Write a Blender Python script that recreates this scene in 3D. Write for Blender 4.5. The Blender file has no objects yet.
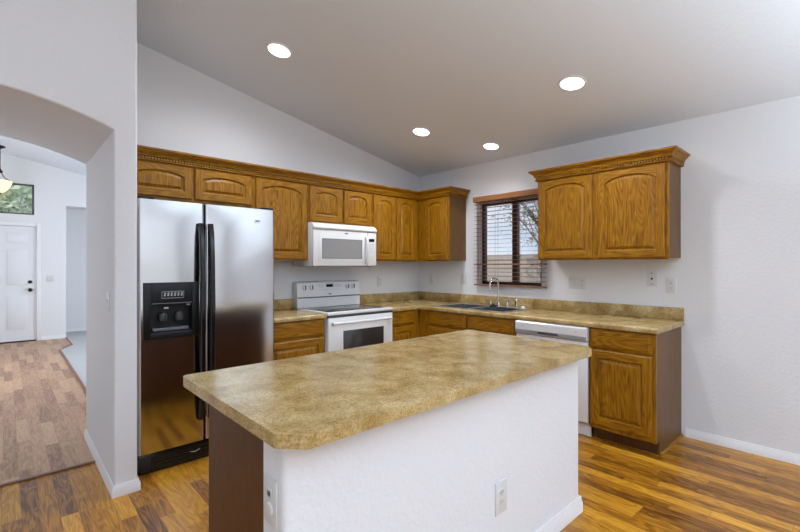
import bpy, bmesh, math, random
from mathutils import Vector, Matrix
random.seed(4)
PI = math.pi
SC = bpy.context.scene
COL = SC.collection

# ------------------------------------------------------------------ camera
cam_d = bpy.data.cameras.new('camera')
cam = bpy.data.objects.new('camera', cam_d)
COL.objects.link(cam)
cam.location = (-3.962, -3.937, 1.353)
cam.rotation_euler = (PI / 2, 0, -0.743)
cam_d.sensor_width = 36
cam_d.lens = 36 * 428.5 / 800
cam_d.shift_x = 0.65 / 800
cam_d.shift_y = -0.64 / 800
cam_d.clip_start = 0.05
SC.camera = cam

# ------------------------------------------------------------------ light
SC.view_settings.view_transform = 'Standard'
SC.view_settings.look = 'None'
SC.view_settings.gamma = 1
SC.view_settings.exposure = -0.30
SC.view_settings.use_curve_mapping = False

W = bpy.data.worlds.new('sky')
SC.world = W
W.use_nodes = True
wn, wl = W.node_tree.nodes, W.node_tree.links
bg = wn['Background']
tc = wn.new('ShaderNodeTexCoord')
nz = wn.new('ShaderNodeTexNoise')
nz.inputs['Scale'].default_value = 3.0
nz.inputs['Detail'].default_value = 5
rp = wn.new('ShaderNodeValToRGB')
rp.color_ramp.elements[0].position = .38
rp.color_ramp.elements[0].color = (.42, .55, .74, 1)
rp.color_ramp.elements[1].position = .62
rp.color_ramp.elements[1].color = (.86, .88, .92, 1)
wl.new(tc.outputs['Generated'], nz.inputs['Vector'])
wl.new(nz.outputs['Fac'], rp.inputs['Fac'])
wl.new(rp.outputs['Color'], bg.inputs['Color'])
bg.inputs['Strength'].default_value = 1.5

SLOPE, H0 = .198, 2.504
def ceil_z(x):
    return H0 - SLOPE * x

def area(name, loc, target, sx, sy, power, color):
    d = bpy.data.lights.new(name, 'AREA')
    d.shape = 'RECTANGLE'
    d.size, d.size_y = sx, sy
    d.energy = power
    d.color = color
    o = bpy.data.objects.new(name, d)
    COL.objects.link(o)
    o.location = loc
    o.rotation_euler = (Vector(target) - Vector(loc)).to_track_quat('-Z', 'Z').to_euler()
    return o

DAY = (.84, .92, 1.0)
DAYN = (.84, .92, 1.0)
area('daylight_south', (-3.5, -10.1, 1.45), (-3.5, 0, 1.45), 6.6, 2.5, 32, DAY)
area('daylight_west', (-6.9, -5.2, 1.35), (0, -5.2, 1.35), 3.4, 1.7, 14, DAY)
area('daylight_living', (-.08, 3.4, 1.45), (-6, 3.4, 1.45), 2.8, 1.5, 125, DAYN)
area('added_ceiling_fill', (-4.9, -6.0, 1.9), (-4.9, -6.4, 4), 3.4, 3.2, 235, (.74, .87, 1.0))  # unseen upward fill added to brighten the ceiling, no fixture stands here
area('added_ceiling_fill', (-1.9, -5.9, 1.5), (-1.9, -6.2, 4), 2.6, 3.2, 200, (.74, .87, 1.0))  # second added fill, also aimed up at the ceiling
sun_d = bpy.data.lights.new('sun', 'SUN'); sun_d.energy = 3.2; sun_d.angle = .01; sun_d.color = (1, .96, .9)
sun = bpy.data.objects.new('sun', sun_d); COL.objects.link(sun)
sun.rotation_euler = Vector((.62, .12, -.75)).to_track_quat('-Z', 'Y').to_euler()
area('daylight_entry', (-5.2, 3.2, 1.6), (0, 3.2, 1.6), 2.2, 1.4, 60, DAYN)
LAMP_W = 21
LAMP_COL = (.90, .94, 1.0)

# ------------------------------------------------------------------ materials
def mat(name, color, rough=.5, metal=0, spec=.5, emit=None, estr=0):
    m = bpy.data.materials.new(name)
    m.use_nodes = True
    b = m.node_tree.nodes['Principled BSDF']
    b.inputs['Base Color'].default_value = (*color, 1)
    b.inputs['Roughness'].default_value = rough
    b.inputs['Metallic'].default_value = metal
    b.inputs['Specular IOR Level'].default_value = spec
    if emit:
        b.inputs['Emission Color'].default_value = (*emit, 1)
        b.inputs['Emission Strength'].default_value = estr
    return m

class NT:
    def __init__(s, m):
        s.t = m.node_tree; s.n = s.t.nodes; s.l = s.t.links
        s.b = s.n['Principled BSDF']
    def new(s, typ, **kw):
        n = s.n.new(typ)
        for k, v in kw.items():
            setattr(n, k, v)
        return n
    def link(s, a, b): s.l.new(a, b)
    def math(s, op, a, b=None, c=None):
        n = s.new('ShaderNodeMath', operation=op)
        for i, v in enumerate((a, b, c)):
            if v is None: continue
            if isinstance(v, (int, float)): n.inputs[i].default_value = v
            else: s.link(v, n.inputs[i])
        return n.outputs[0]
    def vec(s, x, y, z):
        n = s.new('ShaderNodeCombineXYZ')
        for i, v in enumerate((x, y, z)):
            if isinstance(v, (int, float)): n.inputs[i].default_value = v
            else: s.link(v, n.inputs[i])
        return n.outputs[0]
    def noise(s, vec, scale, detail=2, rough=.5, dist=0):
        n = s.new('ShaderNodeTexNoise')
        n.inputs['Scale'].default_value = scale
        n.inputs['Detail'].default_value = detail
        n.inputs['Roughness'].default_value = rough
        n.inputs['Distortion'].default_value = dist
        s.link(vec, n.inputs['Vector'])
        return n.outputs['Fac']
    def ramp(s, fac, stops):
        n = s.new('ShaderNodeValToRGB')
        e = n.color_ramp.elements
        while len(e) < len(stops): e.new(.5)
        for k, (p, c) in enumerate(stops):
            e[k].position = p
            e[k].color = (*c, 1) if len(c) == 3 else c
        s.link(fac, n.inputs['Fac'])
        return n.outputs['Color']
    def mix(s, fac, a, b, blend='MIX'):
        n = s.new('ShaderNodeMix', data_type='RGBA', blend_type=blend)
        for i, v in ((0, fac), (6, a), (7, b)):
            if isinstance(v, (int, float)): n.inputs[i].default_value = v
            elif isinstance(v, tuple): n.inputs[i].default_value = (*v, 1)
            else: s.link(v, n.inputs[i])
        return n.outputs[2]
    def bump(s, h, strength, dist):
        n = s.new('ShaderNodeBump')
        n.inputs['Strength'].default_value = strength
        n.inputs['Distance'].default_value = dist
        s.link(h, n.inputs['Height'])
        s.link(n.outputs['Normal'], s.b.inputs['Normal'])

def wall_mat(name, color, scale=48, strength=.45, rough=.75):
    m = mat(name, color, rough, spec=.3)
    t = NT(m)
    g = t.new('ShaderNodeNewGeometry')
    h = t.noise(g.outputs['Position'], scale, 3, .55)
    t.bump(h, strength, .006)
    return m

def oak(name, axis, light, mid, dark, rough=.42):
    m = mat(name, mid, rough, spec=.32)
    t = NT(m)
    g = t.new('ShaderNodeNewGeometry')
    s = t.new('ShaderNodeSeparateXYZ')
    t.link(g.outputs['Position'], s.inputs[0])
    oi = t.new('ShaderNodeObjectInfo')
    off = t.math('MULTIPLY', oi.outputs['Random'], 37.0)
    c = {'X': s.outputs[0], 'Y': s.outputs[1], 'Z': s.outputs[2]}
    lowv, finev = [], []
    for k in 'XYZ':
        kk = .13 if k == axis else 1.0
        lowv.append(t.math('ADD', t.math('MULTIPLY', c[k], kk), off))
        finev.append(t.math('MULTIPLY', c[k], .035 if k == axis else 1.0))
    low = t.noise(t.vec(*lowv), 5.5, 2, .45, .3)
    ring = t.math('SINE', t.math('MULTIPLY', low, 170.0))
    ring = t.math('MULTIPLY_ADD', ring, .5, .5)
    fine = t.noise(t.vec(*finev), 190, 3, .6)
    mixf = t.math('ADD', t.math('MULTIPLY', ring, .17), t.math('MULTIPLY', fine, 1.05))
    colr = t.ramp(mixf, [(.30, dark), (.56, mid), (.85, light)])
    big = t.noise(t.vec(*lowv), 1.6, 1)
    colr = t.mix(t.math('MULTIPLY', big, .35), colr, mid)
    t.link(colr, t.b.inputs['Base Color'])
    t.bump(fine, .18, .0015)
    return m

OL, OM, OD = (.47, .225, .006), (.26, .103, .003), (.045, .014, .001)
M = {}
M['oak_z'] = oak('oak_vertical_grain', 'Z', OL, OM, OD)
M['oak_x'] = oak('oak_grain_x', 'X', OL, OM, OD)
M['oak_y'] = oak('oak_grain_y', 'Y', OL, OM, OD)
M['veneer'] = oak('oak_veneer_panel', 'Z', (.19, .098, .028), (.135, .066, .016), (.07, .032, .008), .42)
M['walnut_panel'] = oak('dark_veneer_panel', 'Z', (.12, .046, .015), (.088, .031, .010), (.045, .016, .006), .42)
M['wall'] = wall_mat('painted_drywall', (.79, .79, .805))
M['ceiling'] = wall_mat('ceiling_paint', (.77, .81, .87), 40, .3, .85)
M['trim'] = mat('white_trim_paint', (.84, .84, .85), .35)
M['door_paint'] = mat('white_door_paint', (.80, .80, .83), .4)
M['white'] = mat('white_enamel', (.80, .80, .80), .22)
M['white_soft'] = mat('white_plastic', (.78, .78, .775), .38)
M['plate'] = mat('white_wall_plate', (.70, .70, .69), .35)
M['grey'] = mat('grey_plastic', (.42, .43, .44), .35)
M['black'] = mat('black_gloss_plastic', (.008, .008, .009), .14)
M['black_matte'] = mat('black_matte_plastic', (.007, .007, .008), .4, spec=.3)
M['glass_dark'] = mat('dark_oven_glass', (.03, .032, .035), .05, spec=.8)
M['cooktop'] = mat('black_ceramic_glass', (.02, .02, .022), .06, spec=.8)
M['screen'] = mat('grey_mesh_glass', (.30, .30, .30), .15)
M['chrome'] = mat('chrome', (.75, .75, .76), .08, 1)
M['mark'] = mat('dark_grey_print', (.06, .06, .065), .5)
M['lightmark'] = mat('pale_print', (.55, .56, .58), .5)
M['cord'] = mat('cord', (.10, .06, .04), .6)
M['window_brown'] = mat('brown_window_frame', (.055, .022, .014), .45)
M['slat'] = mat('wood_blind_slat', (.26, .11, .06), .4)
M['valance'] = oak('blind_valance_wood', 'Y', (.42, .19, .07), (.33, .135, .045), (.2, .075, .025))
M['pendant_metal'] = mat('dark_bronze', (.03, .022, .018), .4, .8)
M['pendant_glass'] = mat('amber_glass', (.85, .68, .40), .4, emit=(1, .78, .42), estr=1.1)
M['lens'] = mat('lamp_lens', (1, 1, 1), .5, emit=(1, .98, .95), estr=6)
M['caulk'] = mat('dark_sill', (.02, .014, .01), .8)  # near-black brown of the front door threshold
M['knob'] = mat('dark_bronze_knob', (.04, .035, .03), .3, .9)

# stainless
m = mat('stainless_steel', (.57, .57, .575), .13, 1)
t = NT(m)
g = t.new('ShaderNodeNewGeometry'); s = t.new('ShaderNodeSeparateXYZ'); t.link(g.outputs['Position'], s.inputs[0])
wv = t.noise(t.vec(s.outputs[0], s.outputs[1], s.outputs[2]), 2.6, 1, .4)
br = t.noise(t.vec(t.math('MULTIPLY', s.outputs[0], 3.0), t.math('MULTIPLY', s.outputs[1], 3.0), t.math('MULTIPLY', s.outputs[2], 700.0)), 1.0, 2)
h = t.math('ADD', t.math('MULTIPLY', wv, 1.0), t.math('MULTIPLY', br, .004))
t.bump(h, .22, .03)
M['steel'] = m
M['sink_steel'] = mat('brushed_sink_steel', (.78, .79, .80), .30, 1)
M['bowl_steel'] = mat('sink_bowl_steel', (.62, .63, .64), .22, 1)

# countertop laminate
m = mat('stone_look_laminate', (.4, .3, .14), .33)
t = NT(m)
g = t.new('ShaderNodeNewGeometry')
P = g.outputs['Position']
a = t.noise(P, 8, 8, .70, .3)
c1 = t.ramp(a, [(.34, (.30, .185, .062)), (.50, (.46, .315, .12)), (.68, (.62, .48, .25))])
sp = t.noise(P, 130, 3, .7)
c2 = t.ramp(sp, [(.36, (.42, .38, .32)), (.50, (1, 1, 1)), (.66, (1.25, 1.22, 1.15))])
t.link(t.mix(.75, c1, c2, 'MULTIPLY'), t.b.inputs['Base Color'])
rr = t.noise(P, 60, 2)
t.link(t.math('MULTIPLY_ADD', rr, .10, .17), t.b.inputs['Roughness'])
t.bump(sp, .05, .001)
M['laminate'] = m

def plank_floor(name, light, mid, dark, rough):
    m = mat(name, mid, rough)
    t = NT(m)
    g = t.new('ShaderNodeNewGeometry'); s = t.new('ShaderNodeSeparateXYZ'); t.link(g.outputs['Position'], s.inputs[0])
    X, Y = s.outputs[0], s.outputs[1]
    col = t.math('FLOOR', t.math('DIVIDE', X, .078))
    wn1 = t.new('ShaderNodeTexWhiteNoise', noise_dimensions='1D'); t.link(col, wn1.inputs['W'])
    ys = t.math('ADD', t.math('DIVIDE', Y, .62), t.math('MULTIPLY', wn1.outputs['Value'], 9.0))
    row = t.math('FLOOR', ys)
    wn2 = t.new('ShaderNodeTexWhiteNoise', noise_dimensions='2D'); t.link(t.vec(col, row, 0), wn2.inputs['Vector'])
    r = wn2.outputs['Value']
    v = t.vec(t.math('MULTIPLY_ADD', r, 50.0, X), t.math('MULTIPLY', Y, .14), t.math('MULTIPLY', r, 21.0))
    low = t.noise(v, 13, 2, .5, .35)
    ring = t.math('MULTIPLY_ADD', t.math('SINE', t.math('MULTIPLY', low, 60.0)), .5, .5)
    fine = t.noise(t.vec(t.math('MULTIPLY', X, 1.0), t.math('MULTIPLY', Y, .03), r), 160, 3, .6)
    f = t.math('ADD', t.math('MULTIPLY', ring, .20), t.math('MULTIPLY', fine, .70))
    f = t.math('ADD', f, t.math('MULTIPLY_ADD', r, .50, -.18))
    colr = t.ramp(f, [(.18, dark), (.48, mid), (.88, light)])
    fx = t.math('FRACT', t.math('DIVIDE', X, .078))
    fy = t.math('FRACT', ys)
    ex = t.math('LESS_THAN', fx, .018)
    ey = t.math('LESS_THAN', fy, .004)
    e = t.math('MAXIMUM', ex, ey)
    colr = t.mix(t.math('MULTIPLY', e, .45), colr, tuple(x * .5 for x in dark))
    t.link(colr, t.b.inputs['Base Color'])
    return m
M['floor'] = plank_floor('oak_laminate_floor', (.70, .345, .030), (.39, .155, .009), (.11, .034, .002), .33)
M['hall_floor'] = plank_floor('hall_laminate_floor', (.64, .39, .22), (.48, .26, .14), (.24, .11, .05), .36)

m = mat('grey_carpet', (.55, .55, .55), .95)
t = NT(m); g = t.new('ShaderNodeNewGeometry')
n = t.noise(g.outputs['Position'], 220, 2)
t.link(t.ramp(n, [(.3, (.44, .44, .45)), (.7, (.66, .66, .66))]), t.b.inputs['Base Color']); t.bump(n, .6, .01)
M['carpet'] = m

m = bpy.data.materials.new('window_glass'); m.use_nodes = True
t = m.node_tree; t.nodes.remove(t.nodes['Principled BSDF'])
tr = t.nodes.new('ShaderNodeBsdfTransparent'); gl = t.nodes.new('ShaderNodeBsdfGlossy'); mx = t.nodes.new('ShaderNodeMixShader')
gl.inputs['Roughness'].default_value = .02; mx.inputs[0].default_value = .06
t.links.new(tr.outputs[0], mx.inputs[1]); t.links.new(gl.outputs[0], mx.inputs[2])
t.links.new(mx.outputs[0], t.nodes['Material Output'].inputs['Surface'])
M['glass'] = m

def leaf_mat(name, a, b):
    m = mat(name, a, .7); t = NT(m); g = t.new('ShaderNodeNewGeometry')
    n = t.noise(g.outputs['Position'], 6, 3)
    t.link(t.ramp(n, [(.35, a), (.65, b)]), t.b.inputs['Base Color'])
    return m
M['leaf'] = leaf_mat('green_leaves', (.40, .54, .30), (.80, .88, .70))
M['leaf_grey'] = leaf_mat('grey_green_leaves', (.20, .21, .17), (.40, .40, .34))
M['bark'] = mat('bark', (.16, .13, .11), .9)
M['block'] = wall_mat('block_wall', (.42, .38, .34), 8, .4)
M['threshold_wood'] = mat('threshold_wood', (.22, .10, .05), .3)
M['gravel'] = wall_mat('gravel', (.45, .40, .34), 30, .5)

# ------------------------------------------------------------------ mesh helpers
class MB:
    """collects shapes in world coordinates"""
    def __init__(s): s.bm = bmesh.new()
    def add(s, b2, mi=0):
        for f in b2.faces: f.material_index = mi
        me = bpy.data.meshes.new('tmp'); b2.to_mesh(me); b2.free()
        s.bm.from_mesh(me); bpy.data.meshes.remove(me)
        return s
    def box(s, x0, x1, y0, y1, z0, z1, bev=0, mi=0, seg=2):
        b = bmesh.new()
        bmesh.ops.create_cube(b, size=1)
        x0, x1 = sorted((x0, x1)); y0, y1 = sorted((y0, y1)); z0, z1 = sorted((z0, z1))
        for v in b.verts:
            v.co = Vector(((x0 + x1) / 2 + v.co.x * (x1 - x0), (y0 + y1) / 2 + v.co.y * (y1 - y0), (z0 + z1) / 2 + v.co.z * (z1 - z0)))
        if bev:
            bmesh.ops.bevel(b, geom=list(b.edges), offset=min(bev, .49 * min(x1 - x0, y1 - y0, z1 - z0)), segments=seg, profile=.5, affect='EDGES')
        return s.add(b, mi)
    def prism(s, pts, axis, a0, a1, mi=0, bev=0, seg=2):
        """pts 2D in the other two axes (in xyz order), extruded along axis"""
        b = bmesh.new()
        def P(p, a):
            return {'x': (a, p[0], p[1]), 'y': (p[0], a, p[1]), 'z': (p[0], p[1], a)}[axis]
        v0 = [b.verts.new(P(p, a0)) for p in pts]
        v1 = [b.verts.new(P(p, a1)) for p in pts]
        n = len(pts)
        b.faces.new(v0); b.faces.new(v1[::-1])
        for i in range(n):
            b.faces.new((v0[i], v1[i], v1[(i + 1) % n], v0[(i + 1) % n]))
        bmesh.ops.recalc_face_normals(b, faces=b.faces)
        if bev:
            bmesh.ops.bevel(b, geom=list(b.edges), offset=bev, segments=seg, affect='EDGES')
        return s.add(b, mi)
    def cyl(s, c0, c1, r0, r1=None, n=24, mi=0, cap=True):
        r1 = r0 if r1 is None else r1
        c0, c1 = Vector(c0), Vector(c1)
        b = bmesh.new()
        bmesh.ops.create_cone(b, cap_ends=cap, segments=n, radius1=r0, radius2=r1, depth=(c1 - c0).length)
        q = (c1 - c0).to_track_quat('Z', 'Y').to_matrix().to_4x4()
        bmesh.ops.transform(b, matrix=Matrix.Translation((c0 + c1) / 2) @ q, verts=b.verts)
        return s.add(b, mi)
    def lathe(s, prof, origin, direction=(0, 0, 1), n=28, mi=0):
        b = bmesh.new()
        rings = []
        for r, h in prof:
            if r < 1e-5: rings.append([b.verts.new((0, 0, h))])
            else: rings.append([b.verts.new((r * math.cos(2 * PI * k / n), r * math.sin(2 * PI * k / n), h)) for k in range(n)])
        for A, B in zip(rings, rings[1:]):
            for k in range(n):
                k2 = (k + 1) % n
                if len(A) == 1 and len(B) == 1: continue
                if len(A) == 1: b.faces.new((A[0], B[k], B[k2]))
                elif len(B) == 1: b.faces.new((A[k], A[k2], B[0]))
                else: b.faces.new((A[k], A[k2], B[k2], B[k]))
        q = Vector(direction).to_track_quat('Z', 'Y').to_matrix().to_4x4()
        bmesh.ops.transform(b, matrix=Matrix.Translation(origin) @ q, verts=b.verts)
        bmesh.ops.recalc_face_normals(b, faces=b.faces)
        return s.add(b, mi)
    def tube(s, pts, r, n=12, mi=0):
        pts = [Vector(p) for p in pts]
        rs = r if isinstance(r, (list, tuple)) else [r] * len(pts)
        b = bmesh.new(); rings = []; up = None
        for i, p in enumerate(pts):
            d = (pts[min(i + 1, len(pts) - 1)] - pts[max(i - 1, 0)]).normalized()
            if up is None:
                up = Vector((0, 0, 1)) if abs(d.z) < .9 else Vector((0, 1, 0))
            sx = d.cross(up).normalized(); up = sx.cross(d).normalized()
            rings.append([b.verts.new(p + rs[i] * (math.cos(2 * PI * k / n) * sx + math.sin(2 * PI * k / n) * up)) for k in range(n)])
        for A, B in zip(rings, rings[1:]):
            for k in range(n): b.faces.new((A[k], A[(k + 1) % n], B[(k + 1) % n], B[k]))
        b.faces.new(rings[0][::-1]); b.faces.new(rings[-1])
        bmesh.ops.recalc_face_normals(b, faces=b.faces)
        return s.add(b, mi)
    def sweep(s, path, profile, closed=False, mi=0):
        """path: list of (x,y); profile: list of (out, z); 'out' measured to the right-hand side of travel"""
        b = bmesh.new(); rings = []
        n = len(path)
        for i, p in enumerate(path):
            p = Vector(p)
            dn = (Vector(path[i + 1]) - p).normalized() if i < n - 1 else None
            dp = (p - Vector(path[i - 1])).normalized() if i > 0 else None
            if dn is None: dn = dp
            if dp is None: dp = dn
            n1 = Vector((dp.y, -dp.x)); n2 = Vector((dn.y, -dn.x))
            bis = (n1 + n2).normalized(); k = 1 / max(.2, bis.dot(n1))
            rings.append([b.verts.new((p.x + bis.x * k * o, p.y + bis.y * k * o, z)) for o, z in profile])
        for A, B in zip(rings, rings[1:]):
            for k in range(len(profile)):
                k2 = (k + 1) % len(profile)
                b.faces.new((A[k], A[k2], B[k2], B[k]))
        b.faces.new(rings[0]); b.faces.new(rings[-1][::-1])
        bmesh.ops.recalc_face_normals(b, faces=b.faces)
        return s.add(b, mi)

def finish(name, mb, mats, origin=(0, 0, 0), smooth=True, angle=35):
    bm = mb.bm
    bmesh.ops.translate(bm, vec=-Vector(origin), verts=bm.verts)
    me = bpy.data.meshes.new(name)
    bm.to_mesh(me); bm.free()
    for mm in (mats if isinstance(mats, (list, tuple)) else [mats]):
        me.materials.append(M[mm] if isinstance(mm, str) else mm)
    if smooth:
        me.shade_smooth()
        me.set_sharp_from_angle(angle=math.radians(angle))
    return me

def root_of(o):
    while o.parent: o = o.parent
    return o

def part(name, mb, mats, parent, label=None, **kw):
    me = finish(name, mb, mats, root_of(parent).location, **kw)
    o = bpy.data.objects.new(name, me); COL.objects.link(o); o.parent = parent
    if label: o['label'] = label
    return o

def thing(name, label, cat, loc, group=None):
    o = bpy.data.objects.new(name, None); COL.objects.link(o)
    o.empty_display_size = .1
    o.location = loc; o['label'] = label; o['category'] = cat
    if group: o['group'] = group
    return o

def solo(name, mb, mats, label, cat, loc, group=None, **kw):
    o = bpy.data.objects.new(name, finish(name, mb, mats, loc, **kw)); COL.objects.link(o)
    o.location = loc; o['label'] = label; o['category'] = cat
    if group: o['group'] = group
    return o

def struct(name, mb, mats, label=None, cat=None, **kw):
    o = bpy.data.objects.new(name, finish(name, mb, mats, **kw)); COL.objects.link(o)
    o['kind'] = 'structure'
    if label: o['label'] = label
    if cat: o['category'] = cat
    return o

# ------------------------------------------------------------------ room shell
KX0, KX1 = -3.496, -3.377       # wall beside the fridge
WY0, WY1 = -.97, .206          # thick arch wall
YD = 6.15                      # entry wall
YS = -10.2; XW = -7.0

# floors
b = MB(); b.box(XW - .1, .1, YS - .1, -.35, -.06, 0); b.box(KX1 - .05, .1, -.35, .0, -.06, 0)
struct('floor', b, 'floor', 'golden oak strip laminate floor of the kitchen', 'floor')
b = MB(); b.prism([(-5.4, -.35), (KX0 + .02, -.35), (KX0 + .02, .25), (-3.325, .25), (-3.325, 4.75), (-3.13, 5.15), (-3.13, YD + .1), (-5.4, YD + .1)], 'z', -.06, 0)
struct('floor_hall', b, 'hall_floor', 'pinkish brown strip laminate floor of the entry hall beyond the arch', 'floor')
b = MB(); b.prism([(-3.325, .15), (.1, .15), (.1, 7.1), (-3.13, 7.1), (-3.13, 5.15), (-3.325, 4.75)], 'z', -.06, .008)
struct('floor_carpet', b, 'carpet', 'pale grey carpet beside the entry hall laminate', 'carpet')
b = MB(); b.box(-4.8, KX0, -.367, -.333, 0, .011, .005)
struct('trim_1', b, 'threshold_wood', 'wooden threshold strip across the arch floor', 'threshold')
b = MB(); b.sweep([(-3.325, .25), (-3.325, 4.75), (-3.13, 5.15), (-3.13, YD)], [(-.01, 0), (-.01, .014), (.01, .014), (.01, 0)])
struct('trim_2', b, 'slat', 'dark strip between hall laminate and grey carpet', 'threshold')

# ceiling (one sloping plane over everything)
b = MB(); b.prism([(.12, ceil_z(.12)), (XW - .12, ceil_z(XW - .12)), (XW - .12, ceil_z(XW) + .2), (.12, ceil_z(.12) + .2)], 'y', YS - .12, 7.2)
struct('ceiling', b, 'ceiling', 'sloping pale grey ceiling rising toward the fridge side', 'ceiling')

# right (east) wall with window opening
WIN = (-1.735, -.972, 1.138, 2.06)
zt = ceil_z(0) + .03
b = MB()
b.box(0, .12, YS, WIN[0], 0, zt); b.box(0, .12, WIN[1], .12, 0, zt)
b.box(0, .12, WIN[0], WIN[1], 0, WIN[2]); b.box(0, .12, WIN[0], WIN[1], WIN[3], zt)
struct('wall_right', b, 'wall', 'white textured kitchen wall with the window', 'wall', smooth=False)
# back wall of the kitchen
b = MB(); b.prism([(KX1, 0), (0, 0), (0, zt), (KX1, ceil_z(KX1) + .03)], 'y', 0, .12)
struct('wall_back', b, 'wall', 'white kitchen wall behind the range and refrigerator', 'wall', smooth=False)

# arch wall
def arch_z(x): return 2.279 - .3125 * (x + 4.15) ** 2
AX0 = -8.3 - KX0
bm_ = bmesh.new()
arcpts = [(KX0 + (AX0 - KX0) * k / 28, 0) for k in range(29)]
arcpts = [(x, arch_z(x)) for x, _ in arcpts]
outl = [(KX1, 0), (KX0, 0)] + arcpts + [(AX0, 0), (XW, 0), (XW, ceil_z(XW) + .03), (KX1, ceil_z(KX1) + .03)]
v0 = [bm_.verts.new((x, WY0, z)) for x, z in outl]
v1 = [bm_.verts.new((x, WY1, z)) for x, z in outl]
f0 = bm_.faces.new(v0); bm_.faces.new(v1[::-1])
n = len(outl)
for i in range(n): bm_.faces.new((v0[i], v1[i], v1[(i + 1) % n], v0[(i + 1) % n]))
bmesh.ops.recalc_face_normals(bm_, faces=bm_.faces)
na = len(arcpts)
bev_e = []
for i in range(1, 2 + na):
    e = bm_.edges.get((v0[i], v0[i + 1]));  bev_e.append(e)
bev_e.append(bm_.edges.get((v0[n - 1], v0[0])))
bmesh.ops.bevel(bm_, geom=[e for e in bev_e if e], offset=.014, segments=4, profile=.5, affect='EDGES')
bmesh.ops.triangulate(bm_, faces=[f for f in bm_.faces if len(f.verts) > 6])
b = MB(); b.bm.free(); b.bm = bm_
struct('wall_arch', b, 'wall', 'thick white wall with a wide arched opening to the hall', 'wall', angle=50)

# outer walls (behind the camera and around hall)
b = MB()
b.prism([(XW, 0), (0, 0), (0, .0), (0, zt), (XW, ceil_z(XW) + .03)], 'y', YS - .12, YS)
struct('wall_south', b, 'wall', smooth=False)
b = MB(); b.box(XW - .12, XW, YS, WY1, 0, ceil_z(XW) + .03)
struct('wall_west', b, 'wall', smooth=False)
b = MB(); b.box(-5.42, -5.3, WY1, YD, 0, ceil_z(-5.3) + .03)
struct('wall_hall', b, 'wall', smooth=False)
b = MB(); b.box(0, .12, .12, 7.1, 0, zt)
struct('wall_living', b, 'wall', smooth=False)
# entry wall with door, transom and opening
b = MB()
DX0, DX1, DZ = -4.475, -3.555, 2.05
TX0, TX1, TZ0, TZ1 = -4.45, -3.585, 2.255, 2.80
OX0, OZ = -3.132, 2.46
y0, y1 = YD, YD + .14
b.box(DX1, OX0, y0, y1, 0, DZ); b.box(-5.3, DX0, y0, y1, 0, DZ)
b.box(-5.3, OX0, y0, y1, DZ, TZ0); b.box(-5.3, TX0, y0, y1, TZ0, TZ1); b.box(TX1, OX0, y0, y1, TZ0, TZ1)
b.prism([(-5.3, TZ1), (OX0, TZ1), (OX0, ceil_z(OX0) + .03), (-5.3, ceil_z(-5.3) + .03)], 'y', y0, y1)
b.prism([(OX0, OZ), (0, OZ), (0, zt), (OX0, ceil_z(OX0) + .03)], 'y', y0, y1)
b.box(-1.9, 0, y0, y1, 0, OZ)
struct('wall_entry', b, 'wall', 'white entry wall around the front door', 'wall', smooth=False)
b = MB(); b.box(OX0 - .1, -1.8, 6.98, 7.1, 0, 2.6); b.box(OX0 - .12, OX0, y1, 7.0, 0, 2.6); b.box(-1.9, -1.8, y1, 7.0, 0, 2.6)
b.box(OX0, -1.8, y1, 7.0, 2.5, 2.6)
struct('wall_alcove', b, 'wall', smooth=False)

# baseboards
def base_profile(h=.068, t=.013):
    return [(0, 0), (t, 0), (t, h * .72), (t * .55, h * .86), (t * .5, h), (0, h)]
def baseboard(name, path, label=None):
    b = MB(); b.sweep(path, base_profile())
    return struct(name, b, 'trim', label, 'baseboard' if label else None)
baseboard('baseboard_right', [(-.0005, YS), (-.0005, -2.975)][::-1], 'white baseboard along the right wall')
baseboard('baseboard_arch', [(KX1 + .0005, WY0 + .14), (KX1 + .0005, WY0 - .0005), (KX0 - .0005, WY0 - .0005), (KX0 - .0005, WY1)][::-1], 'white baseboard around the wall end beside the refrigerator')
baseboard('baseboard_entry', [(DX1 + .065, YD - .0005), (OX0, YD - .0005)], 'white baseboard beside the front door')
baseboard('baseboard_alcove', [(OX0, 6.9795), (-1.9, 6.9795)])

# front door
b = MB()
def panel_rect(b, x0, x1, z0, z1, y, d=1):
    fr = .022
    for k, (o, dy) in enumerate(((0, .0), (.012, .006))):
        pass
    b.box(x0, x1, y - .004, y + .001, z0, z1, .003)
    b.box(x0 + fr, x1 - fr, y - .009, y + .001, z0 + fr, z1 - fr, .004)
b.box(DX0 + .005, DX1 - .005, YD + .02, YD + .065, .02, DZ - .005)
for (xa, xb) in ((-4.36, -4.07), (-3.96, -3.67)):
    for (za, zb) in ((1.74, 1.93), (1.0, 1.64), (.22, .82)):
        panel_rect(b, xa, xb, za, zb, YD + .02)
door = struct('door_1', b, 'door_paint', 'white six panel front door at the end of the hall', 'door')
for z in (1.056, .913):
    b = MB(); b.lathe([(0, 0), (.032, 0), (.032, .008), (.014, .012), (.014, .03), (.027, .04), (.029, .055), (.018, .066), (0, .068)] if z < 1 else [(0, 0), (.03, 0), (.03, .012), (.024, .022), (0, .023)], (-3.64, YD + .02, z), (0, -1, 0))
    o = part('door_knob' if z < 1 else 'deadbolt', b, 'knob', door)
b = MB(); b.box(DX0, DX1, YD + .01, YD + .13, 0, .02); part('threshold', b, 'caulk', door)
b = MB()
b.box(DX1, DX1 + .06, YD - .015, YD + .001, 0, DZ + .06, .004); b.box(DX0 - .06, DX0, YD - .015, YD + .001, 0, DZ + .06, .004)
b.box(DX0, DX1, YD - .015, YD + .001, DZ, DZ + .06, .004)
struct('trim_3', b, 'trim', 'white casing around the front door', 'door casing')
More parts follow.
